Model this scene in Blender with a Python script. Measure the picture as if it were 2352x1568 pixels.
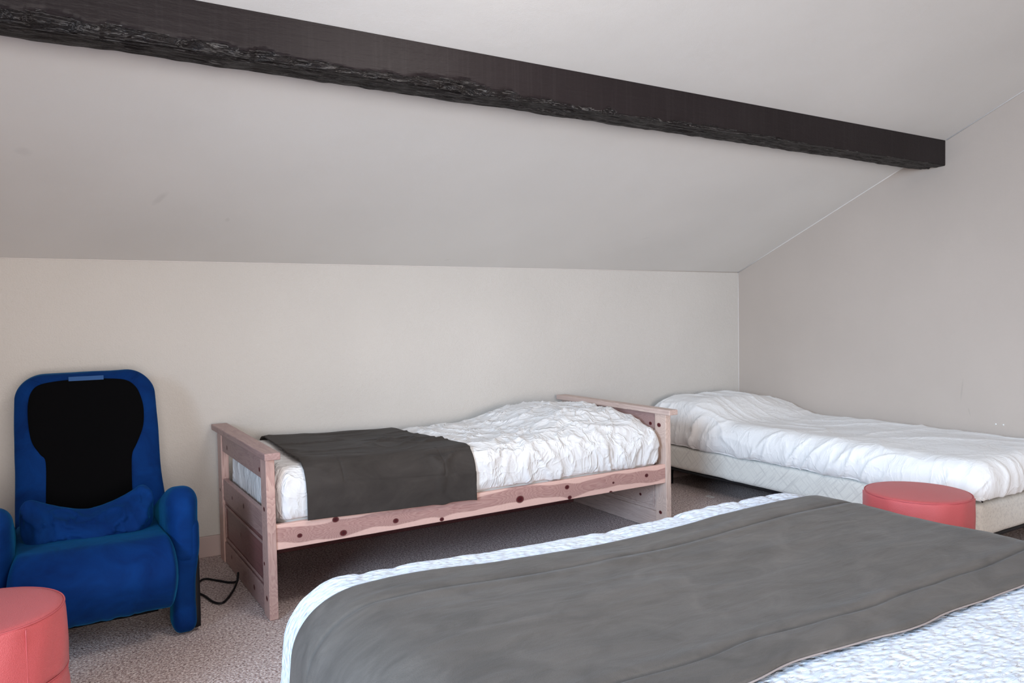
import bpy, bmesh, math, random
import numpy as np
from mathutils import Vector, Matrix
random.seed(4)
S = bpy.context.scene
C = S.collection
for o in list(bpy.data.objects): bpy.data.objects.remove(o)

# ------------------------------------------------------------------ camera
cam = bpy.data.cameras.new('camera'); co = bpy.data.objects.new('camera', cam); C.objects.link(co)
cam.sensor_width = 36.0; cam.lens = 1763.34 * 36.0 / 2352.0; cam.clip_start = 0.02
rv, uv, fv = Vector((0.8511, -0.52472, -0.0171)), Vector((0.03335, 0.02153, 0.99921)), Vector((0.52394, 0.851, -0.03582))
M = Matrix.Identity(4)
for i in range(3):
    M[i][0] = rv[i]; M[i][1] = uv[i]; M[i][2] = -fv[i]; M[i][3] = (-4.2549, -3.8206, 1.1197)[i]
co.matrix_world = M
S.camera = co

# ------------------------------------------------------------------ world, light, exposure
S.view_settings.view_transform = 'Standard'; S.view_settings.look = 'None'
S.view_settings.gamma = 1.0; S.view_settings.use_curve_mapping = False
S.view_settings.exposure = -0.09
W = bpy.data.worlds.new('sky'); S.world = W; W.use_nodes = True
W.node_tree.nodes['Background'].inputs[0].default_value = (0.62, 0.78, 1.0, 1)
W.node_tree.nodes['Background'].inputs[1].default_value = 1.0

def area(name, loc, target, sx, sy, power, col, spread=180):
    l = bpy.data.lights.new(name, 'AREA'); l.shape = 'RECTANGLE'; l.size = sx; l.size_y = sy
    l.energy = power; l.color = col; l.spread = math.radians(spread)
    o = bpy.data.objects.new(name, l); C.objects.link(o); o.location = loc
    o.rotation_euler = (Vector(target) - Vector(loc)).to_track_quat('-Z', 'Y').to_euler()
    return o
# daylight through the window in the left wall, and an added warm fill from behind the camera
area('window_daylight', (-6.35, -3.6, 1.55), (-2.0, -2.3, 0.25), 1.5, 1.3, 80, (0.58, 0.78, 1.0), 82)
area('rear_fill', (-3.5, -6.8, 1.0), (-2.2, -0.5, 1.0), 3.6, 1.8, 106, (1.0, 0.915, 0.855), 100)
area('overhead_fill', (-3.0, -2.25, 2.26), (-3.0, -2.15, 0.0), 0.55, 0.55, 17, (1.0, 0.93, 0.88))  # added light out of view, lifts the floor between the beds

# ------------------------------------------------------------------ numeric helpers
def _h(ix, iy, iz, seed):
    n = (ix * 374761393 + iy * 668265263 + iz * 2147483647 + seed * 974634777).astype(np.int64) & 0xffffffff
    n = ((n ^ (n >> 13)) * 1274126177) & 0xffffffff
    n = ((n ^ (n >> 15)) * 2246822519) & 0xffffffff
    return ((n ^ (n >> 16)) & 0xffff) / 65535.0
def noise(P, seed=0):
    P = np.asarray(P, float); i = np.floor(P).astype(np.int64); f = P - i; f = f * f * f * (f * (f * 6 - 15) + 10)
    r = 0
    for dx in (0, 1):
        for dy in (0, 1):
            for dz in (0, 1):
                w = (f[:, 0] if dx else 1 - f[:, 0]) * (f[:, 1] if dy else 1 - f[:, 1]) * (f[:, 2] if dz else 1 - f[:, 2])
                r = r + w * _h(i[:, 0] + dx, i[:, 1] + dy, i[:, 2] + dz, seed)
    return r * 2 - 1
def fbm(P, seed=0, n=3):
    r = 0; a = 1; P = np.asarray(P, float)
    for k in range(n): r = r + a * noise(P * 2 ** k, seed + k * 17); a *= .5
    return r
def ridge(P, seed=0, k=3.0):
    return (1 - np.abs(noise(P, seed))) ** k
def sm(a, b, x):
    t = np.clip((x - a) / (b - a), 0, 1); return t * t * (3 - 2 * t)

def mesh_obj(name, V, F, mat, parent=None, smooth=True):
    me = bpy.data.meshes.new(name)
    me.from_pydata(np.asarray(V, float).tolist(), [], F if isinstance(F, list) else F.tolist())
    me.update()
    if smooth: me.polygons.foreach_set('use_smooth', [True] * len(me.polygons))
    if mat: me.materials.append(mat)
    o = bpy.data.objects.new(name, me); C.objects.link(o)
    if parent: o.parent = parent
    return o
def tag(o, label=None, cat=None, group=None, kind=None):
    if label: o['label'] = label
    if cat: o['category'] = cat
    if group: o['group'] = group
    if kind: o['kind'] = kind
    return o
def empty(name, loc, label, cat, group=None):
    o = bpy.data.objects.new(name, None); C.objects.link(o); o.location = loc; o.empty_display_size = .05
    return tag(o, label, cat, group)
def adopt(parent):
    """children were modelled in room coordinates: keep them there under a parent that stands at its base"""
    for c in C.objects:
        if c.parent == parent: c.matrix_parent_inverse = Matrix.Translation(-Vector(parent.location))

def boxpts(lo, hi, step, skip=()):
    """grid points on the six faces of a box, merged; returns V (n,3), F (m,4)"""
    lo = np.array(lo, float); hi = np.array(hi, float)
    n = [max(2, int(math.ceil((hi[i] - lo[i]) / step))) for i in range(3)]
    n = [m + (m % 2) for m in n]
    idx = {}; V = []; F = []
    def vid(t):
        if t not in idx:
            idx[t] = len(V); V.append([lo[i] + (hi[i] - lo[i]) * t[i] / n[i] for i in range(3)])
        return idx[t]
    for ax in range(3):
        a, b = [(1, 2), (2, 0), (0, 1)][ax]
        for side in (0, 1):
            if (ax, side) in skip: continue
            for i in range(n[a]):
                for j in range(n[b]):
                    q = []
                    for (di, dj) in ((0, 0), (1, 0), (1, 1), (0, 1)):
                        t = [0, 0, 0]; t[ax] = side * n[ax]; t[a] = i + di; t[b] = j + dj
                        q.append(vid(tuple(t)))
                    F.append(q if side else q[::-1])
    return np.array(V), F
def rmap(P, lo, hi, r):
    """push box-surface points onto the rounded box; returns points and normals"""
    lo = np.array(lo, float); hi = np.array(hi, float); r = np.array(r, float)
    inner = np.clip(P, lo + r, hi - r); d = (P - inner) / r
    ln = np.linalg.norm(d, axis=1, keepdims=True); ln[ln == 0] = 1; d = d / ln
    N = d / r; N /= np.maximum(np.linalg.norm(N, axis=1, keepdims=True), 1e-9)
    return inner + d * r, N
def rbox(name, lo, hi, r, step, mat, parent=None, deform=None, skip=()):
    V, F = boxpts(lo, hi, step, skip); P, N = rmap(V, lo, hi, r)
    if deform is not None: P = deform(P, N)
    return mesh_obj(name, P, F, mat, parent)
def board(name, lo, hi, mat, parent=None, bev=.004, seg=2):
    """a plain board with eased edges"""
    bm = bmesh.new(); bmesh.ops.create_cube(bm, size=1)
    c = [(lo[i] + hi[i]) / 2 for i in range(3)]; s = [hi[i] - lo[i] for i in range(3)]
    for v in bm.verts: v.co = Vector([v.co[i] * s[i] + c[i] for i in range(3)])
    if bev: bmesh.ops.bevel(bm, geom=bm.edges[:], offset=min(bev, min(s) * .45), segments=seg, affect='EDGES', profile=.6)
    me = bpy.data.meshes.new(name); bm.to_mesh(me); bm.free()
    me.materials.append(mat); o = bpy.data.objects.new(name, me); C.objects.link(o)
    if parent: o.parent = parent
    return o
def grid(fn, U, Vv):
    nu, nv = len(U), len(Vv)
    uu, vv = np.meshgrid(U, Vv, indexing='ij'); P = fn(uu.ravel(), vv.ravel())
    i, j = np.meshgrid(np.arange(nu - 1), np.arange(nv - 1), indexing='ij')
    a = (i * nv + j).ravel()
    return P, np.stack([a, a + nv, a + nv + 1, a + 1], 1).tolist()
def solid(o, t, off=-1):
    m = o.modifiers.new('thickness', 'SOLIDIFY'); m.thickness = t; m.offset = off; return o
def tube(name, pts, r, mat, parent=None, seg=8, sub=6, closed=False):
    P = [Vector(p) for p in pts]; Q = []
    n = len(P)
    rng = range(n) if closed else range(n - 1)
    for i in rng:
        if closed: a, b, c, d = P[i - 1], P[i], P[(i + 1) % n], P[(i + 2) % n]
        else: a, b, c, d = P[max(i - 1, 0)], P[i], P[i + 1], P[min(i + 2, n - 1)]
        for k in range(sub):
            t = k / sub
            Q.append(.5 * ((2 * b) + (c - a) * t + (2 * a - 5 * b + 4 * c - d) * t * t + (3 * b - a - 3 * c + d) * t ** 3))
    if not closed: Q.append(P[-1])
    V = []; F = []; m = len(Q)
    up = Vector((.13, .07, 1)).normalized()
    for i, q in enumerate(Q):
        if closed: t = (Q[(i + 1) % m] - Q[i - 1])
        else: t = (Q[min(i + 1, m - 1)] - Q[max(i - 1, 0)])
        t.normalize(); s = t.cross(up)
        if s.length < .05: s = t.cross(Vector((1, 0, 0)))
        s.normalize(); w = s.cross(t)
        for k in range(seg):
            a = 2 * math.pi * k / seg; V.append(q + r * (s * math.cos(a) + w * math.sin(a)))
    for i in range(m if closed else m - 1):
        for k in range(seg):
            a = i * seg + k; b = i * seg + (k + 1) % seg; c = ((i + 1) % m) * seg + (k + 1) % seg; d = ((i + 1) % m) * seg + k
            F.append([a, b, c, d])
    if not closed:
        F.append(list(range(seg))[::-1]); F.append([(m - 1) * seg + k for k in range(seg)])
    return mesh_obj(name, V, F, mat, parent)
def lathe(name, prof, c, mat, parent=None, seg=96, wob=None):
    V = []; F = []
    for (r, z) in prof:
        for k in range(seg):
            a = 2 * math.pi * k / seg; rr = r + (wob(a, z) if wob and r > .02 else 0)
            V.append((c[0] + rr * math.cos(a), c[1] + rr * math.sin(a), c[2] + z))
    for i in range(len(prof) - 1):
        for k in range(seg):
            F.append([i * seg + k, i * seg + (k + 1) % seg, (i + 1) * seg + (k + 1) % seg, (i + 1) * seg + k])
    F.append(list(range(seg))[::-1]); F.append([(len(prof) - 1) * seg + k for k in range(seg)])
    return mesh_obj(name, V, F, mat, parent)

# ------------------------------------------------------------------ material helpers
class Mat:
    def __init__(s, name, rough=.7, col=(.5, .5, .5), spec=.5):
        s.m = bpy.data.materials.new(name); s.m.use_nodes = True; s.t = s.m.node_tree
        s.b = s.t.nodes['Principled BSDF']; s.b.inputs['Roughness'].default_value = rough
        s.b.inputs['Base Color'].default_value = (*col, 1); s.b.inputs['Specular IOR Level'].default_value = spec
        s._co = None
    def n(s, typ, **kw):
        x = s.t.nodes.new(typ)
        for k, v in kw.items(): setattr(x, k, v)
        return x
    def L(s, a, b): s.t.links.new(a, b)
    def co(s, scale=(1, 1, 1), rot=(0, 0, 0), src='Object'):
        if s._co is None: s._co = s.n('ShaderNodeTexCoord')
        mp = s.n('ShaderNodeMapping'); mp.inputs['Scale'].default_value = scale; mp.inputs['Rotation'].default_value = rot
        s.L(s._co.outputs[src], mp.inputs[0]); return mp.outputs[0]
    def noise(s, vec, scale=5, detail=3, rough=.5, dist=0):
        x = s.n('ShaderNodeTexNoise'); x.inputs['Scale'].default_value = scale; x.inputs['Detail'].default_value = detail
        x.inputs['Roughness'].default_value = rough; x.inputs['Distortion'].default_value = dist
        s.L(vec, x.inputs['Vector']); return x.outputs['Fac']
    def vor(s, vec, scale=5, feature='F1', out='Distance'):
        x = s.n('ShaderNodeTexVoronoi', feature=feature); x.inputs['Scale'].default_value = scale
        s.L(vec, x.inputs['Vector']); return x.outputs[out]
    def ramp(s, fac, stops, interp='LINEAR'):
        x = s.n('ShaderNodeValToRGB'); cr = x.color_ramp; cr.interpolation = interp
        while len(cr.elements) < len(stops): cr.elements.new(.5)
        for e, (p, c) in zip(cr.elements, stops): e.position = p; e.color = (*c, 1) if len(c) == 3 else c
        s.L(fac, x.inputs[0]); return x.outputs[0]
    def math(s, op, a, b=0.0, c=None, clamp=False):
        x = s.n('ShaderNodeMath', operation=op); x.use_clamp = clamp
        for i, v in enumerate((a, b, c)):
            if v is None: continue
            if isinstance(v, (int, float)): x.inputs[i].default_value = v
            else: s.L(v, x.inputs[i])
        return x.outputs[0]
    def mix(s, fac, a, b, mode='MIX'):
        x = s.n('ShaderNodeMix', data_type='RGBA', blend_type=mode)
        for i, v in ((0, fac), (6, a), (7, b)):
            if isinstance(v, (int, float)): x.inputs[i].default_value = v
            elif isinstance(v, tuple): x.inputs[i].default_value = (*v, 1)
            else: s.L(v, x.inputs[i])
        return x.outputs[2]
    def bump(s, h, dist=.002, strength=1.0):
        x = s.n('ShaderNodeBump'); x.inputs['Distance'].default_value = dist; x.inputs['Strength'].default_value = strength
        s.L(h, x.inputs['Height'])
        if s.b.inputs['Normal'].is_linked: s.L(s.b.inputs['Normal'].links[0].from_socket, x.inputs['Normal'])
        s.L(x.outputs[0], s.b.inputs['Normal'])
    def col(s, c): s.L(c, s.b.inputs['Base Color'])
    def sheen(s, w, rough=.3, tint=(1, 1, 1)):
        s.b.inputs['Sheen Weight'].default_value = w; s.b.inputs['Sheen Roughness'].default_value = rough
        s.b.inputs['Sheen Tint'].default_value = (*tint, 1)
    def spots(s, base, colour, pts, axes):
        """small stains: pts = (a, b, ra, rb, angle, strength) in the plane of two axes"""
        if s._co is None: s.co()
        sep = s.n('ShaderNodeSeparateXYZ'); s.L(s._co.outputs['Object'], sep.inputs[0])
        A, B = sep.outputs[axes[0]], sep.outputs[axes[1]]
        wob = s.noise(s.co(), 40, 2)
        tot = None
        for (a, b, ra, rb, an, st) in pts:
            da = s.math('SUBTRACT', A, a); db = s.math('SUBTRACT', B, b); c_, s_ = math.cos(an), math.sin(an)
            u = s.math('DIVIDE', s.math('ADD', s.math('MULTIPLY', da, c_), s.math('MULTIPLY', db, s_)), ra)
            v = s.math('DIVIDE', s.math('SUBTRACT', s.math('MULTIPLY', db, c_), s.math('MULTIPLY', da, s_)), rb)
            d = s.math('ADD', s.math('MULTIPLY', u, u), s.math('MULTIPLY', v, v))
            d = s.math('ADD', d, s.math('MULTIPLY', wob, .8))
            k = s.math('MULTIPLY', s.math('SUBTRACT', 1.4, d, clamp=True), st)
            tot = k if tot is None else s.math('MAXIMUM', tot, k)
        return s.mix(tot, base, colour)

def wall_mat(name, col, grain, spots=None, axes=(0, 2)):
    m = Mat(name, .75, col, .25)
    n1 = m.noise(m.co(), 1.3, 3)
    c = m.ramp(n1, [(.3, tuple(x * .955 for x in col)), (.7, tuple(min(1, x * 1.03) for x in col))])
    if grain:
        sp = m.noise(m.co(), 190, 2)
        c = m.mix(m.ramp(sp, [(.60, (0, 0, 0)), (.75, (1, 1, 1))]), c, tuple(x * .93 for x in col))
        m.bump(m.noise(m.co(), 150, 3, .6), .0022 * grain); m.bump(m.noise(m.co(), 45, 2), .002 * grain)
    else:
        m.bump(m.noise(m.co(), 9, 3), .003, .5); m.bump(m.noise(m.co(), 260, 2), .0004)
    if spots: c = m.spots(c, tuple(x * .70 for x in col), spots, axes)
    m.col(c); return m.m

M_wall = wall_mat('textured_plaster', (.60, .575, .545), 1.0)
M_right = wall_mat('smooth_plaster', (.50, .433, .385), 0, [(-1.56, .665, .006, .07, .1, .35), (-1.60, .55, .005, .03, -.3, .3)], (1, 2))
M_ceil = wall_mat('ceiling_paint', (.70, .69, .67), 0,
                  [(-3.83, 1.60, .012, .035, -.9, .35), (-4.28, 1.70, .03, .012, 0, .25), (-3.55, 1.545, .012, .008, 0, .3),
                   (-2.35, 1.42, .02, .006, .2, .2), (-1.2, 1.55, .03, .004, .3, .2)], (0, 2))
M_base = Mat('baseboard_paint', .45, (.50, .39, .37)).m

def carpet():
    m = Mat('loop_carpet', .95, spec=.15)
    v = m.vor(m.co(), 210); n2 = m.noise(m.co(), 130, 2, .6); n3 = m.noise(m.co(), 2.0, 3)
    n2 = m.math('ADD', m.math('MULTIPLY', n2, .8), m.math('MULTIPLY', m.noise(m.co(), 75, 2), .25))
    c = m.ramp(n2, [(.36, (.22, .155, .148)), (.50, (.60, .475, .455)), (.64, (.98, .88, .85))])
    c = m.mix(m.math('MULTIPLY', n3, .3), c, (.40, .31, .295))
    m.col(c); m.bump(v, .004); m.bump(n2, .005); return m.m
M_floor = carpet()

def pine(name, axis, light=(.68, .45, .39), dark=(.30, .13, .125), knots=(), plane=(0, 2), band=None, rough=.42):
    m = Mat(name, rough, spec=.45)
    sc = [26, 26, 26]; sc[axis] = 1.9
    if m._co is None: m.co()
    vec = m.co(tuple(sc))
    d = m.noise(vec, 1.0, 4, .55, 1.2)
    rings = None
    knot = None
    if knots:
        sep = m.n('ShaderNodeSeparateXYZ'); m.L(m._co.outputs['Object'], sep.inputs[0])
        A, B = sep.outputs[plane[0]], sep.outputs[plane[1]]
        for (a, b, r) in knots:
            da = m.math('MULTIPLY', m.math('SUBTRACT', A, a), .8); db = m.math('SUBTRACT', B, b)
            q = m.math('SQRT', m.math('ADD', m.math('MULTIPLY', da, da), m.math('MULTIPLY', db, db)))
            g = m.math('SUBTRACT', 1.0, m.math('DIVIDE', q, r), clamp=True)        # knot core
            h = m.math('POWER', 2.718, m.math('MULTIPLY', m.math('DIVIDE', q, r), -.38))  # halo that bends the grain
            knot = g if knot is None else m.math('MAXIMUM', knot, g)
            rings = h if rings is None else m.math('MAXIMUM', rings, h)
        f = m.math('ADD', m.math('MULTIPLY', rings, 5.0), m.math('MULTIPLY', d, 3.0))
    else:
        f = m.math('MULTIPLY', d, 4.0)
    if band:
        zz = m.math('MULTIPLY', m.math('SUBTRACT', B, band[0]), 34.0); f = m.math('ADD', f, m.math('MULTIPLY', m.math('ABSOLUTE', zz), .9))
    fr = m.math('FRACT', m.math('MULTIPLY', f, 2.2))
    g1 = m.ramp(fr, [(0, (0, 0, 0)), (.72, (.65, .65, .65)), (.90, (1, 1, 1)), (1, (0, 0, 0))])
    fine = m.noise(m.co(tuple(s * (5 if i != axis else 2) for i, s in enumerate(sc))), 1, 2)
    mid = tuple(.25 * l + .75 * k for l, k in zip(light, dark))
    g2 = m.math('ADD', m.math('MULTIPLY', g1, .55), m.math('MULTIPLY', fine, .35))
    if band:   # pale sapwood edges, pink heartwood between
        wv = m.noise(m.co((2.2, 0, 0)), 1, 2)
        zc = m.math('ADD', m.math('SUBTRACT', B, band[0]), m.math('MULTIPLY', m.math('SUBTRACT', wv, .5), .10))
        hw = m.math('SUBTRACT', 1.0, m.math('DIVIDE', m.math('ABSOLUTE', zc), band[1]))
        hw = m.math('ADD', hw, m.math('MULTIPLY', rings, .5))
        hw = m.ramp(hw, [(.08, (0, 0, 0)), (.22, (1, 1, 1))])
        heart = m.mix(g2, tuple(.72 * l + .28 * k for l, k in zip(light, dark)), tuple(.10 * l + .90 * k for l, k in zip(light, dark)))
        c = m.mix(hw, m.mix(m.math('MULTIPLY', g2, .35), tuple(min(1, l * 1.22) for l in light), light), heart)
    else:
        c = m.mix(g2, light, mid)
    if knot is not None:
        kf = m.ramp(knot, [(0, (0, 0, 0)), (.12, (.8, .8, .8)), (.35, (1, 1, 1))])
        c = m.mix(kf, c, m.ramp(knot, [(0, (.10, .03, .028)), (.4, (.10, .008, .012)), (1, (.03, .004, .006))]))
    m.col(c); m.bump(g2, .0006); return m.m
KN = [(-3.444, .299, .009), (-3.304, .338, .012), (-3.274, .281, .013), (-3.055, .294, .011), (-2.849, .268, .009),
      (-2.462, .297, .018), (-2.205, .317, .011), (-2.191, .267, .010), (-1.932, .302, .006), (-1.949, .256, .010), (-1.722, .311, .010)]
M_px = pine('pine_along_rail', 0, knots=KN, plane=(0, 2), band=(.309, .031))
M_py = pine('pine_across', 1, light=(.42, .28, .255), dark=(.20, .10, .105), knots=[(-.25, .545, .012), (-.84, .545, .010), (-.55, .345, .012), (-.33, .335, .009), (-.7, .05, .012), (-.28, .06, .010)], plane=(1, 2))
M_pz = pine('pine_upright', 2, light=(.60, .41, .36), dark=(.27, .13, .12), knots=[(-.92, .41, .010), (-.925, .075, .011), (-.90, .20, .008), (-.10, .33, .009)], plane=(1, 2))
M_pdark = pine('pine_painted_shade', 1, light=(.22, .09, .09), dark=(.08, .02, .025), knots=[(-.45, .20, .012)], plane=(1, 2), rough=.32)  # shade painted into the pine colour, chiefly for the foot panel
M_ppale = pine('pine_pale', 2, light=(.72, .57, .49), dark=(.36, .22, .19), knots=[(-.915, .10, .010), (-.91, .545, .012)], plane=(1, 2))
M_ppaley = pine('pine_pale_across', 1, light=(.66, .52, .46), dark=(.30, .18, .16), knots=[(-.75, .16, .008)], plane=(1, 2))

def beam_mat(roughside):
    m = Mat('dark_oak_rough' if roughside else 'dark_oak_face', .5, spec=.18)
    g = m.noise(m.co((3.0, 42, 42)), 1, 5, .6, 1.4)
    f = m.math('FRACT', m.math('MULTIPLY', g, 7.0))
    w = m.noise(m.co(), 3.5, 3)
    if roughside:
        c = m.ramp(f, [(0, (.010, .008, .008)), (.66, (.020, .017, .017)), (.90, (.15, .142, .138)), (1, (.012, .010, .010))])
        c = m.mix(m.math('MULTIPLY', w, .6), c, (.012, .009, .009))
        m.bump(f, .006, .8); m.bump(m.noise(m.co((12, 30, 30)), 1, 4, .7), .018)
    else:
        c = m.mix(w, (.012, .0085, .009), (.021, .016, .017))
        c = m.mix(m.math('MULTIPLY', m.ramp(m.noise(m.co((90, 3, 3)), 1, 2), [(.5, (0, 0, 0)), (.8, (1, 1, 1))]), .3), c, (.034, .029, .029))
        sp = m.noise(m.co((30, 60, 90)), 1, 3, .7)
        m.bump(sp, .003, .5); m.bump(m.noise(m.co((4, 60, 60)), 1, 4), .002)
    m.col(c); return m.m
M_beam = beam_mat(False); M_beamr = beam_mat(True)

def cloth(name, col, wr=.002, weave=900, rough=.85, sheen=.15):
    m = Mat(name, rough, col, .2); m.sheen(sheen, .5)
    def cr(vec, sc):
        x = m.noise(vec, sc, 3, .5, .9); return m.math('POWER', m.math('SUBTRACT', 1.0, m.math('ABSOLUTE', m.math('SUBTRACT', m.math('MULTIPLY', x, 2.0), 1.0))), 6.0)
    m.bump(cr(m.co((2.2, 2.2, 1.2)), 4.5), wr * 1.6); m.bump(cr(m.co((1, 2, 1)), 9), wr * .7); m.bump(m.noise(m.co(), weave, 1), .0003)
    return m.m
M_duvet = cloth('white_cotton', (.79, .79, .80), .0032)
M_duvet2 = cloth('white_cotton_worn', (.86, .86, .865), .0012)
def quilt_mat():
    m = Mat('white_quilt', .85, (.88, .905, .945), .2); m.sheen(.2, .5)
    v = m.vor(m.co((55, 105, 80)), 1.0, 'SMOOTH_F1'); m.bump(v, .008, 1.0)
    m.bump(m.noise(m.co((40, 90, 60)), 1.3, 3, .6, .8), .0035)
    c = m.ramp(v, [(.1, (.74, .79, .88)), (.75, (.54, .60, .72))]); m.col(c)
    return m.m
M_quilt = quilt_mat()
def suede(name, col, sheen):
    m = Mat(name, .85, col, .15); m.sheen(sheen, .35, (1, .98, .97))
    n = m.noise(m.co((3.0, 5.5, 4)), 2.2, 5, .62, 1.0)
    m.col(m.ramp(n, [(.30, tuple(x * .78 for x in col)), (.52, col), (.72, tuple(x * 1.22 for x in col))]))
    m.bump(m.noise(m.co(), 420, 2), .0006); m.bump(m.noise(m.co((4, 14, 8)), 1.4, 4, .6, .6), .004)
    return m.m
M_run1 = suede('dark_taupe_suede', (.050, .043, .039), .04)
M_run2 = suede('grey_taupe_suede', (.098, .087, .079), .10)
M_hem2 = Mat('pale_binding', .8, (.26, .22, .21)).m
def velvet():
    m = Mat('blue_velvet', .8, (.003, .022, .17), .08); m.sheen(.30, .35, (.02, .34, .62))
    n = m.noise(m.co(), 7, 4, .6, .8)
    m.col(m.ramp(n, [(.3, (.0012, .016, .090)), (.7, (.002, .034, .165))])); m.bump(m.noise(m.co(), 480, 2), .0006); m.bump(n, .004)
    return m.m
M_blue = velvet()
M_blueband = Mat('blue_satin', .6, (.004, .065, .22)).m
M_mesh = Mat('black_mesh', .95, (.0025, .0025, .003), .05).m
M_black = Mat('black_vinyl', .5, (.006, .006, .008), .3).m
def leather(name, col):
    m = Mat(name, .42, col, .45); m.sheen(.08, .5)
    n = m.noise(m.co(), 3, 3)
    m.col(m.ramp(n, [(.3, tuple(x * .93 for x in col)), (.7, tuple(min(1, x * 1.05) for x in col))]))
    m.bump(m.vor(m.co(), 520), .0007); m.bump(m.noise(m.co((5, 5, 14)), 1, 3), .004, .6)
    return m.m
M_red = leather('red_faux_leather', (.55, .095, .10))
M_seam = Mat('red_piping', .5, (.50, .09, .10)).m
M_seamp = Mat('pale_red_seam', .5, (.62, .20, .20)).m
def ticking():
    m = Mat('divan_ticking', .7, (.6, .6, .56), .3)
    va = m.co((.008, .16, .008), (.785, 0, 0)); va.node.vector_type = 'TEXTURE'; vb = m.co((.008, .16, .008), (-.785, 0, 0)); vb.node.vector_type = 'TEXTURE'
    a = m.noise(va, 1, 2); b = m.noise(vb, 1, 2)
    c = m.math('MAXIMUM', a, b)
    m.col(m.ramp(c, [(.52, (.74, .73, .69)), (.75, (.58, .57, .55))])); m.bump(m.noise(m.co(), 30, 3), .002); return m.m
M_tick = ticking()
M_foam = Mat('mattress_cover', .8, (.75, .74, .72)).m
M_bead = Mat('caulk_bead', .6, (.70, .66, .64)).m
M_white = Mat('white_plastic', .4, (.8, .8, .78)).m

# ------------------------------------------------------------------ room shell
SL = .4352                      # rise of the sloping ceiling
XL, YR = -6.5, -7.0             # left wall, rear wall (both out of view)
RIDGE = -4.4
def ceil_z(y): return 1.389 + SL * (-y) if y > RIDGE else 1.389 + SL * (-RIDGE) - SL * (RIDGE - y)
def slab(name, quad, th, mat, kind='structure'):
    """a slab of given thickness behind a visible quad (corner order gives the visible side)"""
    q = [Vector(v) for v in quad]; n = (q[1] - q[0]).cross(q[2] - q[0]).normalized()
    V = [*q, *[v - n * th for v in q]]; k = len(q)
    F = [list(range(k)), list(range(2 * k - 1, k - 1, -1))]
    for i in range(k): j = (i + 1) % k; F.append([i, i + k, j + k, j])
    o = mesh_obj(name, V, F, mat, smooth=False); tag(o, kind=kind); return o
slab('floor', [(XL, YR, 0), (0, YR, 0), (0, 0, 0), (XL, 0, 0)], .1, M_floor)
slab('wall_back', [(XL, 0, 0), (0, 0, 0), (0, 0, 1.389), (XL, 0, 1.389)], .12, M_wall)
zr_ = ceil_z(RIDGE); ze = ceil_z(YR)
wr = slab('wall_right', [(0, 0, 0), (0, YR, 0), (0, YR, ze), (0, RIDGE, zr_), (0, 0, 1.389)], .12, M_right)
slab('ceiling', [(XL, 0, 1.389), (0, 0, 1.389), (0, RIDGE, zr_), (XL, RIDGE, zr_)], .1, M_ceil)
slab('ceiling_rear', [(XL, RIDGE, zr_), (0, RIDGE, zr_), (0, YR, ze), (XL, YR, ze)], .1, M_ceil)
slab('wall_left', [(XL, YR, 0), (XL, 0, 0), (XL, 0, 1.389), (XL, RIDGE, zr_), (XL, YR, ze)], .12, M_right)
slab('wall_front', [(0, YR, 0), (XL, YR, 0), (XL, YR, ze), (0, YR, ze)], .12, M_wall)
# baseboard along the back wall (joins at the corner behind the divan)
b1 = board('baseboard_back', (XL, -.014, 0), (-.014, -.0005, .098), M_base, bev=.003); tag(b1, kind='structure')
b2 = board('baseboard_right', (-.014, YR, 0), (-.0005, -.0145, .098), M_base, bev=.003); tag(b2, kind='structure')
# thin filler beads where planes meet
def bead(name, a, b, r=.0035):
    o = tube(name, [a, (Vector(a) + Vector(b)) / 2, b], r, M_bead, seg=6, sub=2); tag(o, kind='structure')
bead('trim_1', (-.002, -.002, .45), (-.002, -.002, 1.385), .0025)
bead('trim_2', (-.002, -.004, 1.388), (-.002, -1.32, ceil_z(-1.32) - .002))
bead('trim_3', (-.002, -1.475, ceil_z(-1.475) - .002), (-.002, -4.3, ceil_z(-4.3) - .002))
bead('trim_4', (XL, -.001, 1.387), (-.004, -.001, 1.387), .0022)
for (yy, zz) in ((-1.735, .499), (-1.772, .500)):
    h = lathe('screw_hole_filler', [(.0045, 0), (.0045, .0008), (.002, .0012)], (0, 0, 0), M_white, wr, seg=12)
    h.rotation_euler = (0, -math.pi / 2, 0); h.location = (0, yy, zz)

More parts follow.
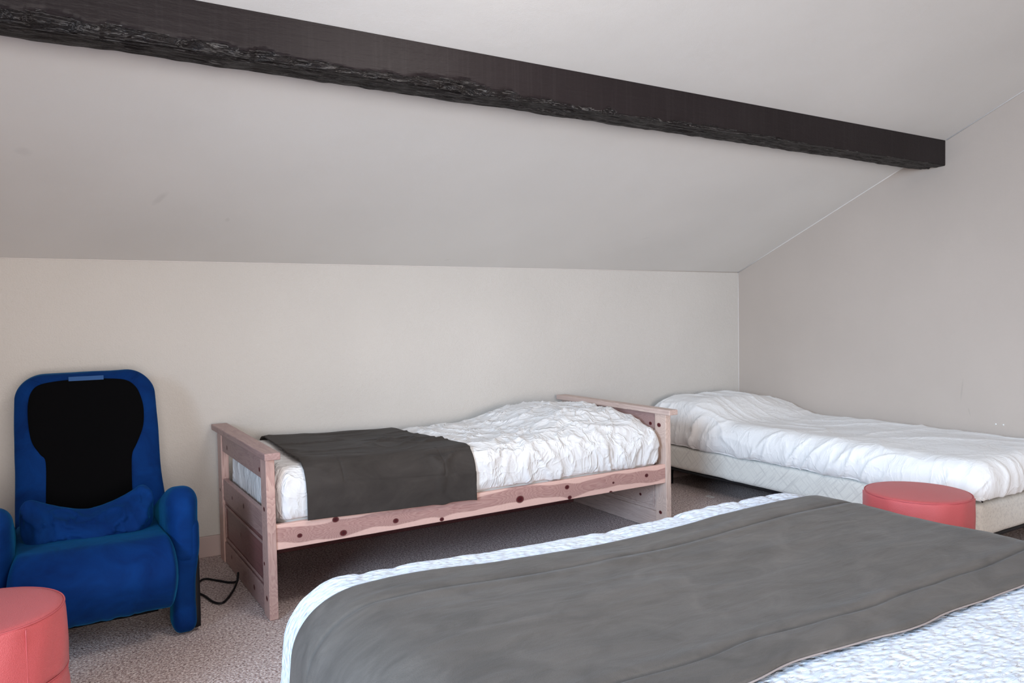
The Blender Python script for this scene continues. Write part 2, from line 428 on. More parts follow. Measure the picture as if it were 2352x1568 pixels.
# ------------------------------------------------------------------ beam
def make_beam():
    X = np.linspace(-6.48, -.003, 1100)
    y_f, y_b, z_b = -1.468, -1.332, 1.890
    # section, walking from the top of the front face down, under, and up the back face
    sec = []
    for t in np.linspace(0, 1, 24): sec.append((y_f, 'front', 1 - (1 - t) ** 1.9))
    for t in np.linspace(0, 1, 16)[1:]: sec.append((y_f + (y_b - y_f) * t, 'under', t))
    for t in np.linspace(0, 1, 6)[1:]: sec.append((y_b, 'back', t))
    n = len(sec)
    nx = len(X); V = np.zeros((nx, n, 3))
    P1 = np.stack([X * 5, X * 0, X * 0], 1)
    wane = .009 + .021 * sm(-2.2, -3.4, X) * (.6 + .6 * noise(P1 * .8, 3)) * (X < 0) + .009 * noise(P1 * 3.5, 9)
    wane = np.maximum(wane, .003) * sm(-.9, -1.9, X) + .003
    botw = .002 * noise(P1 * 1.1, 21) + .0018 * noise(P1 * 5, 22)
    for k, (y, part, t) in enumerate(sec):
        if part == 'front':
            ztop = ceil_z(y_f) - .001; zz = ztop + (z_b - ztop) * t; yy = np.full(nx, y)
            z = np.full(nx, zz)
            d = z - z_b                                     # height over the arris
            cut = np.clip(1 - d / np.maximum(wane * 1.3, .001), 0, 1)
            jag = noise(np.stack([X * 22, np.full(nx, zz * 60), X * 0], 1), 5)
            yy = yy + cut * wane * (.9 + .5 * jag)
        elif part == 'under':
            yy = np.full(nx, y); z = z_b + botw * t
            e = np.clip(1 - (y - y_f) / np.maximum(wane * 1.2, .001), 0, 1)
            yy = yy + np.where(t < .35, e * wane * .9, 0)
            z = z + .005 * noise(np.stack([X * 14, np.full(nx, y * 90), X * 0], 1), 7) * min(1, t * 4) * (t < .99) + e * wane * .35
            if t >= .99: yy = yy + .004 * noise(np.stack([X * 7, X * 0, X * 0], 1), 31)
        else:
            ztop = ceil_z(y_b) - .001; z = z_b + botw + (ztop - z_b - botw) * t; yy = np.full(nx, y)
        V[:, k, 0] = X; V[:, k, 1] = yy; V[:, k, 2] = z
    F = []; mi = []
    for i in range(nx - 1):
        for k in range(n - 1):
            F.append([i * n + k, i * n + k + 1, (i + 1) * n + k + 1, (i + 1) * n + k])
            mi.append(1 if (23 <= k < 38) or (k < 23 and (ceil_z(y_f) - .001 - z_b) * (1 - sec[k][2]) < wane[i] * 1.15) else 0)
    F.append([(nx - 1) * n + k for k in range(n)]); mi.append(0)
    F.append([k for k in range(n)][::-1]); mi.append(0)
    o = mesh_obj('ceiling_beam', V.reshape(-1, 3), [f[::-1] for f in F], M_beam)
    o.data.materials.append(M_beamr); o.data.polygons.foreach_set('material_index', mi)
    o.data.polygons.foreach_set('use_smooth', [k == 0 for k in mi])
    try: o.data.set_sharp_from_angle(angle=math.radians(24))
    except Exception: pass
    tag(o, 'dark stained rough hewn timber beam crossing the sloping ceiling', 'beam')
    return o
make_beam()

# ------------------------------------------------------------------ pine single bed
XF, XH = -3.5645, -1.5645       # outer faces of foot end and head end
YF, YB = -.960, -.064           # outer faces of front and back posts
T, D, HP = .033, .080, .602
pb = empty('pine_bed', (-2.56, -.51, 0), 'narrow pine bed frame with knotty side rail along the back wall', 'bed')
def bed_end(x0, x1, inner_sign, foot):
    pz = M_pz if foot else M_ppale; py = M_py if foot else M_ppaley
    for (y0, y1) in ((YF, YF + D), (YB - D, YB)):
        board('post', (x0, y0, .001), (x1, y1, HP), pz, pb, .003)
    c = (x0 + x1) / 2
    cap = board('cap_rail', (c - .036, YF - .040, HP + .0003), (c + .036, YB + .032, HP + .027), py, pb, .005, 3)
    # ease the cap's two front corners
    for v in cap.data.vertices:
        if v.co.y < YF - .02:
            v.co.x = c + (v.co.x - c) * .80
    ya, yb = YF + D + .0003, YB - D - .0003
    board('top_rail', (c - .011, ya, .515), (c + .011, yb, HP), M_py, pb, .003)
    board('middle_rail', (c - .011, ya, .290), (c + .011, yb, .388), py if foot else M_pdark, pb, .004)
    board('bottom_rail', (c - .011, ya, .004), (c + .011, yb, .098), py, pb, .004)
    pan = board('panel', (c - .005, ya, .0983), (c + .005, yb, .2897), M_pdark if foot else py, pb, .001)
    for s in (-1, 1):                       # raised moulding round the recessed panel
        xa, xb = (c - .0105, c - .0053) if s < 0 else (c + .0053, c + .0105)
        for (a0, a1, z0, z1) in ((ya + .02, yb - .02, .262, .272), (ya + .02, yb - .02, .112, .122), (ya + .02, ya + .03, .1222, .2618), (yb - .03, yb - .02, .1222, .2618)):
            board('moulding', (xa, a0, z0), (xb, a1, z1), py, pan, .002)
    return cap
bed_end(XF, XF + T, 1, True)
bed_end(XH - T, XH, -1, False)
board('side_rail', (XF + T + .0003, YF + .006, .258), (XH - T - .0003, YF + .030, .352), M_px, pb, .003)
board('side_rail', (XF + T + .0003, YB - .030, .258), (XH - T - .0003, YB - .006, .352), M_px, pb, .003)
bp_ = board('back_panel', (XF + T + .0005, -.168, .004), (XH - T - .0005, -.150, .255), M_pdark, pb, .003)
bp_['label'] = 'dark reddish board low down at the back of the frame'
me_sl = None
for k in range(13):
    x = XF + T + .08 + k * (XH - XF - 2 * T - .16) / 12
    if me_sl is None:
        s0 = board('slat', (-.035, YF + .0305, .258), (.035, YB - .0305, .274), M_ppaley, pb, .002); me_sl = s0.data; s0.location.x = x
    else:
        o = bpy.data.objects.new('slat', me_sl); C.objects.link(o); o.parent = pb; o.location.x = x
adopt(pb)

# mattress inside
ma = rbox('mattress', (XF + T + .03, YF + .04, .276), (XH - T - .02, YB - .035, .495), (.05, .05, .05), .05, M_foam)
tag(ma, 'thin mattress inside the pine bed under its white duvet', 'mattress')

D1lo, D1hi, D1r = np.array((XF + T + .003, -.957, .300)), np.array((XH - T - .002, -.085, .548)), (.055, .105, .10)
def d1_low(P, N):
    """broad shape of the duvet on the pine bed: pillow swelling and soft sag"""
    x, y, z = P[:, 0], P[:, 1], P[:, 2]; up = np.clip((z - .36) / .18, 0, 1)
    pil = sm(-2.38, -1.98, x) * (1 - .55 * sm(-1.76, -1.60, x)) * sm(-.98, -.66, y) * (1 - .35 * sm(-.30, -.10, y))
    dz = up * (.078 * pil + .014 * sm(-3.0, -3.45, x) + .006 * fbm(P * 3, 11, 2))
    Q = P.copy(); Q[:, 2] += dz
    # shoulders of the side fall in slightly at the head
    Q[:, 2] -= up * .008 * sm(-1.75, -1.60, x) * sm(-.7, -.95, y)
    Q[:, 1] += np.where(N[:, 1] < -.5, .006 * noise(np.stack([x * 4, x * 0, z * 2], 1), 41), 0)
    return Q
def d1_def(P, N):
    x, y, z = P[:, 0], P[:, 1], P[:, 2]
    Q = d1_low(P, N)
    wx = x + .10 * fbm(P * 3.2, 51, 2); wy = y + .08 * fbm(P * 3.0, 52, 2); wz = z + .03 * fbm(P * 4, 53, 2)
    side = np.clip(-N[:, 1], 0, 1) ** 1.5; top = np.clip(N[:, 2], 0, 1)
    loose = sm(-2.90, -2.60, x)
    s1 = ridge(np.stack([(wx + .25 * (z - .4)) * 10, wy * 3, wz * 3.0], 1), 60, 4) * .013
    s2 = ridge(np.stack([wx * 22, wy * 5, wz * 6], 1), 61, 4) * .009
    t1 = ridge(np.stack([wx * 5 + wy * 2.5, wy * 7 - wx * 2.0, wz * 2], 1), 62, 4) * .013
    t2 = ridge(np.stack([wx * 11 - wy * 4, wy * 17, wz * 3], 1), 63, 4) * .010
    ends = np.clip(-N[:, 0], 0, 1) * ridge(np.stack([wx * 4, wy * 16, wz * 3], 1), 64, 3) * .006
    d = (side * (s1 + s2) + top * (t1 + t2)) * (.25 + .75 * loose) + ends
    footside = side * (1 - loose) * ridge(np.stack([wx * 20, wy * 3, wz * 3], 1), 65, 3) * .007 * sm(.46, .38, z)
    d = d + footside - .008
    under = (x > -3.43) & (x < -2.70)
    w = sm(-3.45, -3.42, x) * (1 - sm(-2.70, -2.66, x))
    d = d * (1 - w) + (-.008) * w
    lo = z < .352
    Q = Q + N * d[:, None]
    Q[:, 1] = np.where(lo & (N[:, 1] < -.3), np.maximum(Q[:, 1], -.9510), Q[:, 1])
    Q[:, 0] = np.clip(Q[:, 0], XF + T + .001, XH - T - .001)
    # the lower hem rests on the rail: pull everything below it inwards
    inn = sm(.362, .345, z)
    Q[:, 1] = np.where(N[:, 1] < 0, Q[:, 1] + inn * .034, Q[:, 1] - inn * .034 * (N[:, 1] > 0))
    return Q
du1 = rbox('duvet', D1lo, D1hi, D1r, .0085, M_duvet, deform=d1_def, skip=((2, 0),)); solid(du1, .006)
tag(du1, 'crumpled white duvet on the pine bed, raised over a pillow', 'duvet')

# dark throw across the foot of the pine bed
def run1():
    s_top, s_front = .87, .20
    lo, hi, r = D1lo, D1hi, D1r
    xs = np.linspace(0, 1, 150); ts = np.linspace(0, 1, 210)
    Ltop = (hi[1] - lo[1])
    def fn(u, t):
        # t = 0 at the wall edge of the top, runs over the top and down the front
        zbot = .352 - .036 * u
        total = Ltop + (hi[2] - zbot) - .02
        s = t * total
        front = s > (Ltop - .02)
        y = np.where(front, lo[1], hi[1] - .02 - s); z = np.where(front, hi[2] - (s - (Ltop - .02)), hi[2])
        yy = np.clip(-y / .95, 0, 1)
        xl = -3.385 - .030 * sm(.2, 1, yy); xr = -2.742 + .05 * sm(.1, .9, yy) + .010 * np.sin(yy * 9) * sm(.2, .5, yy)
        xr = xr + .014 * np.exp(-((yy - .55) / .05) ** 2)
        x = xl + (xr - xl) * u
        B = np.stack([x, y, z], 1); P, N = rmap(B, lo, hi, r); P = d1_low(P, N)
        wx = P[:, 0] + .06 * fbm(P * 4, 71, 2); wy = P[:, 1] + .05 * fbm(P * 4, 72, 2)
        d = .004 + .003 * fbm(P * 6, 73, 2) * 0.6
        top = np.clip(N[:, 2], 0, 1); rightish = sm(.35, .8, u)
        d = d + top * ridge(np.stack([wx * 4, wy * 12, wx * 0], 1), 74, 4) * .006
        d = d + rightish * sm(.45, .62, yy) * sm(1.02, .93, yy * top + .2) * ridge(np.stack([wx * 7 + wy * 6, wy * 9 - wx * 5, wx * 0], 1), 75, 3) * .014
        # stitched border
        e1 = np.abs(u - .20) * .70; e2 = np.abs(u - .80) * .70; e3 = np.abs(s - (total - .13))
        inb = (u > .20) & (u < .80); ins = s < total - .13
        g = np.where(ins & (s > Ltop - .12), np.exp(-(e1 / .004) ** 2) + np.exp(-(e2 / .004) ** 2), 0) + np.where(inb, np.exp(-(e3 / .004) ** 2), 0)
        d = d - .0035 * np.clip(g, 0, 1)
        Q = P + N * d[:, None]
        # hangs straight outside the rail
        hang = front & (z < .45)
        Q[:, 1] = np.where(hang, np.minimum(Q[:, 1], -.9635 - .002 * noise(np.stack([x * 6, x * 0, z * 3], 1), 77)), Q[:, 1])
        return Q
    P, F = grid(fn, xs, ts)
    o = mesh_obj('bed_throw', P, [f[::-1] for f in F], M_run1); solid(o, .005, 1)
    tag(o, 'dark taupe suede throw across the foot of the pine bed', 'blanket')
run1()

# ------------------------------------------------------------------ divan bed along the right wall
dv = empty('divan_bed', (-.45, -1.07, 0), 'pale fabric covered divan base standing along the right wall', 'bed')
BX0, BX1, BY0, BY1 = -.868, -.030, -2.100, -.020
def base_def(P, N):
    Q = P.copy(); Q += N * (.0025 * fbm(P * 7, 81, 2))[:, None]; return Q
rbox('base', (BX0, BY0, .128), (BX1, BY1, .276), (.022, .022, .015), .02, M_tick, dv, base_def)
rbox('underside_lining', (BX0 + .006, BY0 + .006, .112), (BX1 - .006, BY1 - .006, .127), (.004, .004, .004), .2, M_black, dv)
for (x, y) in ((BX0 + .08, BY0 + .10), (BX1 - .08, BY0 + .10), (BX0 + .08, BY1 - .10), (BX1 - .08, BY1 - .10), (-.45, -1.07)):
    lathe('leg', [(.020, .001), (.022, .006), (.026, .10), (.026, .1115)], (x, y, 0), M_black, dv, seg=20)
adopt(dv)
mb = rbox('mattress', (BX0 + .01, BY0 + .01, .284), (BX1 - .01, BY1 - .01, .425), (.05, .05, .05), .06, M_foam)
tag(mb, 'mattress on the divan base by the right wall, wrapped in white bedding', 'mattress')
D2lo, D2hi, D2r = np.array((-.905, -2.140, .240)), np.array((-.006, -.006, .462)), (.105, .09, .105)
def d2_def(P, N):
    x, y, z = P[:, 0], P[:, 1], P[:, 2]; Q = P.copy(); up = np.clip((z - .27) / .17, 0, 1)
    pil = sm(-.74, -.36, y) * (1 - .30 * sm(-.16, -.02, y)) * (1 - .42 * sm(-.35, -.03, x)) * (1 - .25 * sm(-.72, -.88, x))
    Q[:, 2] += up * (.118 * pil + .010 * fbm(P * 2.3, 91, 2))
    wx = x + .06 * fbm(P * 3.4, 92, 2); wy = y + .10 * fbm(P * 3.0, 93, 2); wz = z + .03 * fbm(P * 4, 94, 2)
    side = np.clip(-N[:, 0], 0, 1) ** 1.3; ft = np.clip(-N[:, 1], 0, 1); top = np.clip(N[:, 2], 0, 1)
    s1 = ridge(np.stack([wx * 3, (wy + 1.1 * z) * 7.5, wz * 2], 1), 95, 5) * .017
    s2 = ridge(np.stack([wx * 4, (wy + .5 * z) * 17, wz * 4], 1), 96, 4) * .009
    f1 = ridge(np.stack([wx * 16, wy * 3, wz * 3], 1), 97, 3) * .010
    t1 = ridge(np.stack([wx * 6 + wy * 2, wy * 4, wz], 1), 98, 6) * .008
    t2 = ridge(np.stack([wx * 12, wy * 9 + wx * 5, wz], 1), 99, 3) * .0015
    pl = sm(-.95, -.5, y) * ridge(np.stack([wx * 14 + z * 8, wy * 5, wz * 3], 1), 100, 4) * .014
    d = side * (s1 + s2 + pl) + ft * f1 + top * (t1 + t2 + .5 * pl) - .008
    Q = Q + N * d[:, None]
    # hem: lower towards the middle of the long side, higher at the foot
    low = sm(.30, .24, z)
    Q[:, 2] += low * (.015 + .030 * sm(-1.75, -2.10, y) + .012 * noise(np.stack([x * 3, y * 4, z * 0], 1), 101))
    Q[:, 0] = np.clip(Q[:, 0], -2, -.004); Q[:, 1] = np.clip(Q[:, 1], -3, -.004)
    # outer hem must clear the base
    Q[:, 0] = np.where((N[:, 0] < -.5) & (z < .30), np.minimum(Q[:, 0], -.878), Q[:, 0])
    Q[:, 1] = np.where((N[:, 1] < -.5) & (z < .30), np.minimum(Q[:, 1], -2.112), Q[:, 1])
    return Q
du2 = rbox('duvet', D2lo, D2hi, D2r, .0085, M_duvet2, deform=d2_def, skip=((2, 0),)); solid(du2, .006)
tag(du2, 'smooth white duvet tucked over the divan along the right wall', 'duvet')

# ------------------------------------------------------------------ double bed in the foreground
QX0, QX1, QY0, QY1, QZ = -3.816, -1.985, -4.22, -2.035, .505
db = empty('double_bed', ((QX0 + QX1) / 2, (QY0 + QY1) / 2, 0), 'wide double bed with white quilted cover in the foreground', 'bed')
rbox('base', (QX0 + .10, QY0 + .08, .06), (QX1 - .10, QY1 - .08, .24), (.02, .02, .02), .1, M_tick, db)
rbox('mattress', (QX0 + .07, QY0 + .05, .242), (QX1 - .07, QY1 - .06, .455), (.06, .06, .06), .06, M_foam, db)
for (x, y) in ((QX0 + .2, QY0 + .2), (QX1 - .2, QY0 + .2), (QX0 + .2, QY1 - .2), (QX1 - .2, QY1 - .2)):
    lathe('leg', [(.025, .001), (.03, .0595)], (x, y, 0), M_black, db, seg=20)
adopt(db)
Qlo, Qhi, Qr = np.array((QX0, QY0, .10)), np.array((QX1, QY1, QZ)), (.150, .065, .115)
def q_low(P, N):
    x, y, z = P[:, 0], P[:, 1], P[:, 2]; Q = P.copy()
    fl = np.clip((.40 - z) / .3, 0, 1)
    Q[:, 0] += np.where(N[:, 0] < -.6, -.03 * fl, 0) + np.where(N[:, 0] > .6, .02 * fl, 0)
    Q[:, 1] += np.where(N[:, 1] > .6, .02 * fl, 0)
    top = np.clip(N[:, 2], 0, 1)
    # the bed is a little lower in the middle of its foot, a little higher at the two corners
    Q[:, 2] += top * (-.010 * np.exp(-((x + 2.75) / .38) ** 2) + .012 * np.exp(-((x + 3.6) / .20) ** 2) + .005 * fbm(P * 2, 111, 2))
    return Q
def q_def(P, N):
    x, y, z = P[:, 0], P[:, 1], P[:, 2]; Q = q_low(P, N)
    foot = sm(-2.20, -2.12, y)
    w = np.stack([x * 7.5 + .5 * fbm(P * 3, 115, 2), y * 1.5, z * 1.5], 1)
    chan = ridge(w, 112, 6) * .010; fine = fbm(P * np.array((30, 30, 30)), 113, 2) * .0018
    d = foot * (-chan) + fine * 1.0 - .003
    sd = np.clip(-N[:, 0], 0, 1) * ridge(np.stack([x * 2, y * 6, z * 2 + .5 * fbm(P * 3, 114, 2)], 1), 116, 5) * .012
    under = sm(-3.01, -2.97, y) * (1 - sm(-2.22, -2.19, y))
    d = (d - sd) * (1 - under) - .006 * under
    Q = Q + N * d[:, None]; Q[:, 2] = np.maximum(Q[:, 2], .012); return Q
qu = rbox('quilt', Qlo, Qhi, Qr, .0125, M_quilt, deform=q_def, skip=((2, 0),)); solid(qu, .008)
tag(qu, 'white textured quilt spread over the double bed in the foreground', 'quilt')

def run2():
    lo, hi, r = Qlo, Qhi, Qr
    Lt = hi[0] - lo[0]; dl, dr = .385, .28          # drop on each side
    total = dl + Lt + dr
    ss = np.linspace(0, total, 300); ts = np.linspace(0, 1, 180)
    y_r, y_f = -2.203, -2.972
    def fn(s, t):
        left = s < dl; right = s > dl + Lt
        x = np.where(left, lo[0], np.where(right, hi[0], lo[0] + s - dl))
        z = np.where(left, hi[2] - (dl - s), np.where(right, hi[2] - (s - dl - Lt), hi[2]))
        one = np.stack([s * 2.2, s * 0, s * 0], 1)
        rear = y_r + .007 * noise(one, 121) - .015 * np.exp(-((x + 2.9) / .40) ** 2)
        frn = y_f + .012 * noise(one, 122) + .010 * noise(one * 3, 123)
        y = rear + (frn - rear) * t
        B = np.stack([x, y, z], 1); P, N = rmap(B, lo, hi, r); P = q_low(P, N)
        Yd = (rear - y); Yf = (y - frn)
        wx = P[:, 0] + .10 * fbm(P * 2.5, 124, 2); wy = P[:, 1] + .06 * fbm(P * 2.5, 125, 2)
        d = .010 + .003 * fbm(np.stack([wx * 2.5, wy * 7, P[:, 2] * 3], 1), 126, 3) + ridge(np.stack([wx * 2.0 + wy, wy * 9, P[:, 2] * 2], 1), 127, 5) * .0012
        g = np.exp(-((Yd - .118) / .0048) ** 2) * 1.5 + np.exp(-((Yf - .100) / .0045) ** 2) * 1.2
        g2 = np.exp(-((s - .07) / .005) ** 2) + np.exp(-((s - total + .07) / .005) ** 2)
        d = d - .0045 * np.clip(g + g2, 0, 1.5)
        puff = np.exp(-((Yd - .145) / .014) ** 2) * .0025 + np.exp(-((Yd - .09) / .018) ** 2) * .0015 + np.exp(-((Yf - .125) / .016) ** 2) * .002
        d = d + puff
        edge = np.minimum(Yd, Yf); d = d - .002 * np.exp(-(edge / .006) ** 2)
        return P + N * d[:, None]
    P, F = grid(fn, ss, ts)
    o = mesh_obj('bed_runner', P, F, M_run2); solid(o, .007, 1)
    tag(o, 'grey taupe suede runner lying across the white quilt of the double bed', 'blanket')
    # pale binding along the near edge
    Pg = P.reshape(len(ss), len(ts), 3)
    tube('edge_binding', [Vector(p) + Vector((0, -.001, -.004)) for p in Pg[::4, -1]], .0018, M_hem2, o, 6, 2)['label'] = 'thin pale binding along the near edge'
run2()

# ------------------------------------------------------------------ round poufs
def pouf(c, R, H, label, group='red round poufs'):
    p = empty('round_pouf', (c[0], c[1], 0), label, 'pouf', group)
    prof = [(R - .012, .001), (R - .002, .006), (R, .02)]
    for k in range(1, 12): prof.append((R + .002 * math.sin(k * 1.7), .02 + (H * .60 - .02) * k / 11))
    prof += [(R - .0035, H * .605), (R + .001, H * .612)]
    for k in range(1, 11): prof.append((R + .003 * math.sin(math.pi * k / 10), H * .612 + (H * .955 - H * .612) * k / 10))
    prof.append((R - .001, H * .975)); prof.append((R - .004, H * .988))
    wob = lambda a, z: .0012 * math.sin(7 * a + 9 * z) + .001 * math.sin(13 * a - 21 * z)
    b = lathe('side_cover', prof, (0, 0, 0), M_red, p, 110, wob)
    top = [(R - .004, H * .985), (R - .008, H * .993), (R - .02, H * 1.0)]
    for k in range(1, 9): top.append(((R - .02) * (1 - k / 8.2), H + .006 * math.sin(k / 8 * math.pi / 2)))
    lathe('top_cushion', top, (0, 0, 0), M_red, p, 110)
    ring = [((R - .003) * math.cos(a), (R - .003) * math.sin(a), H * .987) for a in np.linspace(0, 2 * math.pi, 49)[:-1]]
    tube('piping', ring, .0022, M_seam, p, 6, 3, True)
    ring = [((R + .0012) * math.cos(a), (R + .0012) * math.sin(a), H * .606) for a in np.linspace(0, 2 * math.pi, 49)[:-1]]
    tube('lower_seam', ring, .0014, M_seam, p, 6, 3, True)
    for a, z0, z1, mt in ((-.95, .01, H * .60, M_seamp), (-1.0, H * .62, H * .97, M_seam), (2.1, .01, H * .6, M_seam), (2.1, H * .62, H * .97, M_seam)):
        tube('vertical_seam', [((R + .0022) * math.cos(a), (R + .0022) * math.sin(a), z) for z in np.linspace(z0, z1, 5)], .0014, mt, p, 6, 2)
    return p
pouf((-1.4025, -2.140), .1886, .414, 'red faux leather pouf between the divan and the double bed', None)
pouf((-4.4076, -1.552), .1886, .414, 'red faux leather pouf in front of the blue recliner', None)

# ------------------------------------------------------------------ blue recliner
ch = empty('recliner_armchair', (-4.11, -.6, 0), 'blue velvet recliner armchair with black mesh back against the back wall', 'armchair')
KT = .20 / .57
def tilt_y(z): return -.42 + (z - .35) * KT
def back_def(P, N):
    Q = P.copy(); x, z = P[:, 0], P[:, 2]
    # local y is depth behind the front plane; narrow the foot of the back a little, dish the front slightly
    Q[:, 1] = P[:, 1] + tilt_y(z)
    Q[:, 0] += (x + 4.095) * (.03 * sm(.55, .30, z) - .02 * sm(.75, .9, z))
    fr = np.clip(-N[:, 1], 0, 1)
    seam = np.exp(-((z - .700 - .12 * (x + 4.1)) / .003) ** 2) * fr
    Q += N * (.004 * fbm(P * 6, 131, 2) - .003 * seam)[:, None]
    return Q
backr = rbox('backrest', (-4.349, 0, .22), (-3.839, .125, .909), (.105, .040, .098), .0085, M_blue, ch, back_def)
backr.data.update()
# black mesh inset, keyhole outline
KH = [(-4.253, .872), (-4.182, .882), (-4.095, .884), (-4.033, .882), (-3.957, .873), (-3.919, .845), (-3.900, .799), (-3.893, .748), (-3.900, .680), (-3.926, .618), (-3.946, .579), (-3.952, .531), (-3.956, .428), (-3.956, .30),
      (-4.253, .30), (-4.254, .432), (-4.250, .572), (-4.268, .607), (-4.293, .654), (-4.303, .725), (-4.301, .803), (-4.285, .850)]
def catmull(pts, sub):
    n = len(pts); out = []
    for i in range(n):
        a, b, c, d = [np.array(pts[(i + k) % n]) for k in (-1, 0, 1, 2)]
        for k in range(sub):
            t = k / sub; out.append(.5 * (2 * b + (c - a) * t + (2 * a - 5 * b + 4 * c - d) * t * t + (3 * b - a - 3 * c + d) * t ** 3))
    return out
out = catmull(KH, 5); ce = np.array((-4.10, .60)); V = []; F = []; no = len(out)
rings = [(1.0, .004), (1.0, -.0035), (.985, -.006), (.93, -.0065), (.75, -.0065), (.4, -.0065)]
for (sc, off) in rings:
    for p in out:
        q = ce + (p - ce) * sc; V.append((q[0], tilt_y(q[1]) + off, q[1]))
for i in range(len(rings) - 1):
    for k in range(no): F.append([i * no + k, (i + 1) * no + k, (i + 1) * no + (k + 1) % no, i * no + (k + 1) % no][::-1])
F.append([(len(rings) - 1) * no + k for k in range(no)])
mp_ = mesh_obj('mesh_panel', V, F, M_mesh, ch); mp_['label'] = 'black mesh panel with a keyhole outline'
# pull tab at the top
tb = board('head_tab', (-4.160, -.007, .8785), (-4.034, -.003, .8955), M_blueband, ch, .001)
for v in tb.data.vertices: v.co.y += tilt_y(v.co.z) + .0005 - .001
# seam folds at the two top corners of the frame are part of the cover: thin stitched lines
for s in (0, 1):
    x0 = -4.253 if not s else -3.93; x1 = -4.290 if not s else -3.900
    tube('corner_seam', [(x0, tilt_y(.874) - .002, .874), ((x0 + x1) / 2, tilt_y(.884) - .001, .884), (x1, tilt_y(.893) + .004, .893)], .0012, M_blue, backr, 6, 3)

def seat_def(P, N):
    Q = P.copy(); x, y, z = P[:, 0], P[:, 1], P[:, 2]
    fr = np.clip(-N[:, 1], 0, 1)
    gather = ridge(np.stack([x * 34, y * 2, z * 2], 1), 141, 2) * .005 * sm(.225, .15, z)
    belly = .022 * np.exp(-((z - .27) / .09) ** 2)
    cr = np.exp(-((z - .215) / .006) ** 2) * .002
    Q[:, 1] -= fr * (belly - cr)
    Q[:, 0] += (x + 4.12) * .05 * np.exp(-((z - .27) / .10) ** 2) * fr
    Q[:, 2] += np.clip(N[:, 2], 0, 1) * (.012 * np.exp(-((y + .90) / .12) ** 2))
    Q[:, 2] += np.where(z < .16, .02 * (x + 4.12) * 0, 0)
    Q += N * (.004 * fbm(P * 5, 142, 2) - gather)[:, None]
    return Q
rbox('seat', (-4.372, -1.012, .112), (-3.868, -.33, .358), (.035, .105, .115), .0085, M_blue, ch, seat_def)
rbox('base', (-4.33, -.66, .012), (-3.90, -.36, .118), (.01, .01, .01), .1, M_black, ch)
def arm(cx, s):
    def leg_def(P, N):
        Q = P.copy(); x, y, z = P[:, 0], P[:, 1], P[:, 2]
        w = 1 + .10 * np.exp(-((z - .43) / .08) ** 2) - .10 * sm(.33, .20, z)
        Q[:, 0] = cx + (x - cx) * w + .010 * s * (sm(.12, .35, z) - sm(.42, .52, z) * 1.2)
        g = np.exp(-((z - .272) / .003) ** 2) + .6 * np.exp(-((z - .105) / .003) ** 2) + .5 * np.exp(-((z - .118) / .003) ** 2)
        Q += N * (.003 * fbm(P * 7, 151 + int(s), 2) - .003 * g)[:, None]
        return Q
    rbox('arm_column', (cx - .050, -.925, .0015), (cx + .042, -.79, .42), (.030, .045, .045), .0085, M_blue, ch, leg_def)
    def pad_def(P, N):
        Q = P.copy(); x, y, z = P[:, 0], P[:, 1], P[:, 2]
        Q[:, 2] += -.13 * sm(-.80, -.35, y) + .012 * np.exp(-((y + .86) / .06) ** 2)
        Q += N * (.004 * fbm(P * 6, 155 + int(s), 2))[:, None]; return Q
    rbox('armrest', (cx - .053, -.931, .225), (cx + .056, -.30, .506), (.046, .09, .062), .0085, M_blue, ch, pad_def)
    ox = cx + s * .050
    rbox('side_panel', (min(ox - s * .03, ox), -.905, .012), (max(ox - s * .03, ox), -.32, .30), (.006, .012, .012), .05, M_black, ch)
arm(-3.841, 1); arm(-4.405, -1)
adopt(ch)

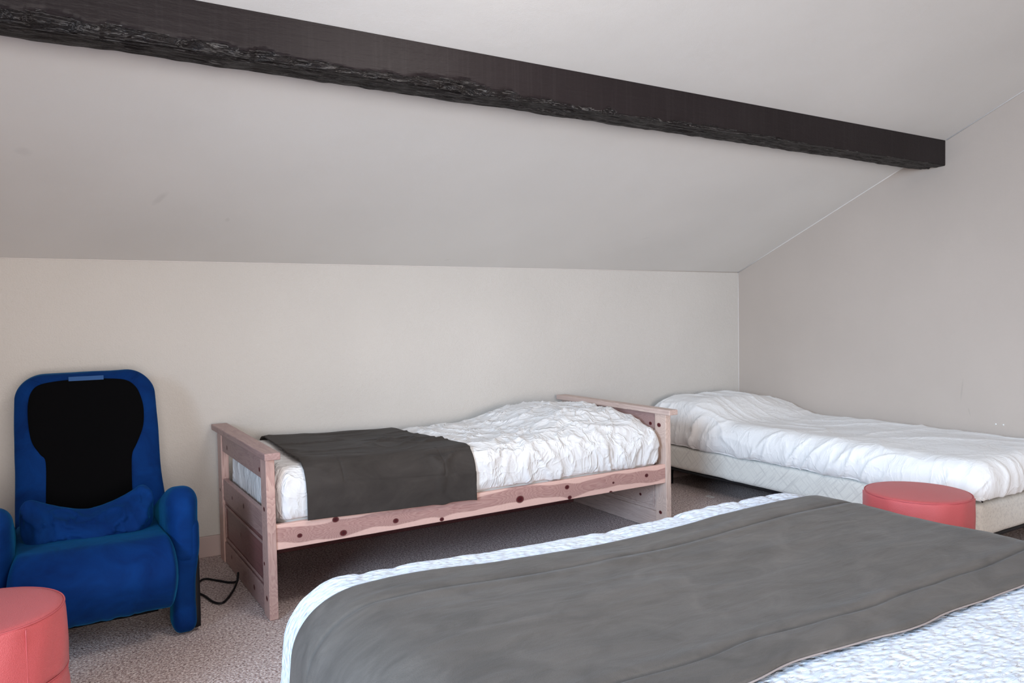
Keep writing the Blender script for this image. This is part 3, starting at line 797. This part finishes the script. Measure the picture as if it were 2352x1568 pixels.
def cush_def(P, N):
    Q = P.copy(); u = (P[:, 0] + 4.124) / .212; z = P[:, 2]; v = (z - .325) / .115       # 0..1
    au = np.abs(u)
    top = .440 + .078 * np.clip(au, 0, 1) ** 1.7 + .004 * u * sm(.3, 1, au); bot = .330 + .004 * au
    Q[:, 2] = bot + (top - bot) * v
    # thinner towards its pulled-out corners and edges
    th = 1 - .55 * sm(.70, 1.0, au) ; th = th * (1 - .45 * sm(.55, 1.0, v))
    yc = -.665
    Q[:, 1] = yc + (P[:, 1] - yc) * th + (v - .5) * .085 - .03 * (1 - au)
    ang = np.arctan2(v - .5, u + 1e-6)
    cr = ridge(np.stack([u * 2 + v * 2.0, v * 5 - u * 2.2, P[:, 1] * 0], 1), 161, 5) * .020 + ridge(np.stack([u * 7, v * 3 + u * 3, u * 0], 1), 162, 4) * .009
    Q += N * (cr - .008)[:, None] * (np.clip(-N[:, 1], 0, 1) * .9 + .1)[:, None]
    return Q
cu = rbox('lumbar_cushion', (-4.336, -.735, .325), (-3.912, -.595, .440), (.05, .068, .045), .0065, M_blue, deform=cush_def)
tag(cu, 'crumpled blue velvet lumbar cushion lying on the recliner seat', 'cushion')

# ------------------------------------------------------------------ power cable and the scrap on the carpet
cb = tube('power_cable', [(-3.795, -.50, .006), (-3.74, -.43, .006), (-3.69, -.345, .006), (-3.64, -.40, .0055), (-3.605, -.45, .0055), (-3.580, -.47, .010),
                          (-3.575, -.475, .030), (-3.574, -.478, .048), (-3.576, -.485, .040), (-3.584, -.50, .018), (-3.612, -.56, .006), (-3.650, -.64, .0055),
                          (-3.680, -.68, .0055), (-3.705, -.65, .0055), (-3.722, -.56, .0055), (-3.745, -.50, .0055), (-3.79, -.47, .006)], .0046, M_black, seg=8, sub=6)
tag(cb, 'black power cable looping over the carpet against the pine footboard', 'cable')
def clip(x, y):
    V = []; F = []
    a, b, w, h = .013, .026, .0035, .003
    for z in (.001, h):
        for (p, q) in ((a, b), (a - w, b - w)):
            V += [(x - p, y - q, z), (x + p, y - q, z), (x + p, y + q, z), (x - p, y + q, z)]
    for k in range(4):
        j = (k + 1) % 4
        F += [[8 + k, 8 + j, 12 + j, 12 + k], [k, j, 8 + j, 8 + k], [4 + j, 4 + k, 12 + k, 12 + j], [j, k, 4 + k, 4 + j]]
    o = mesh_obj('plastic_clip', V, F, M_white, smooth=False)
    tag(o, 'tiny white rectangular clip lying on the carpet beside the divan', 'clip')
clip(-.853 - .0, -.537)
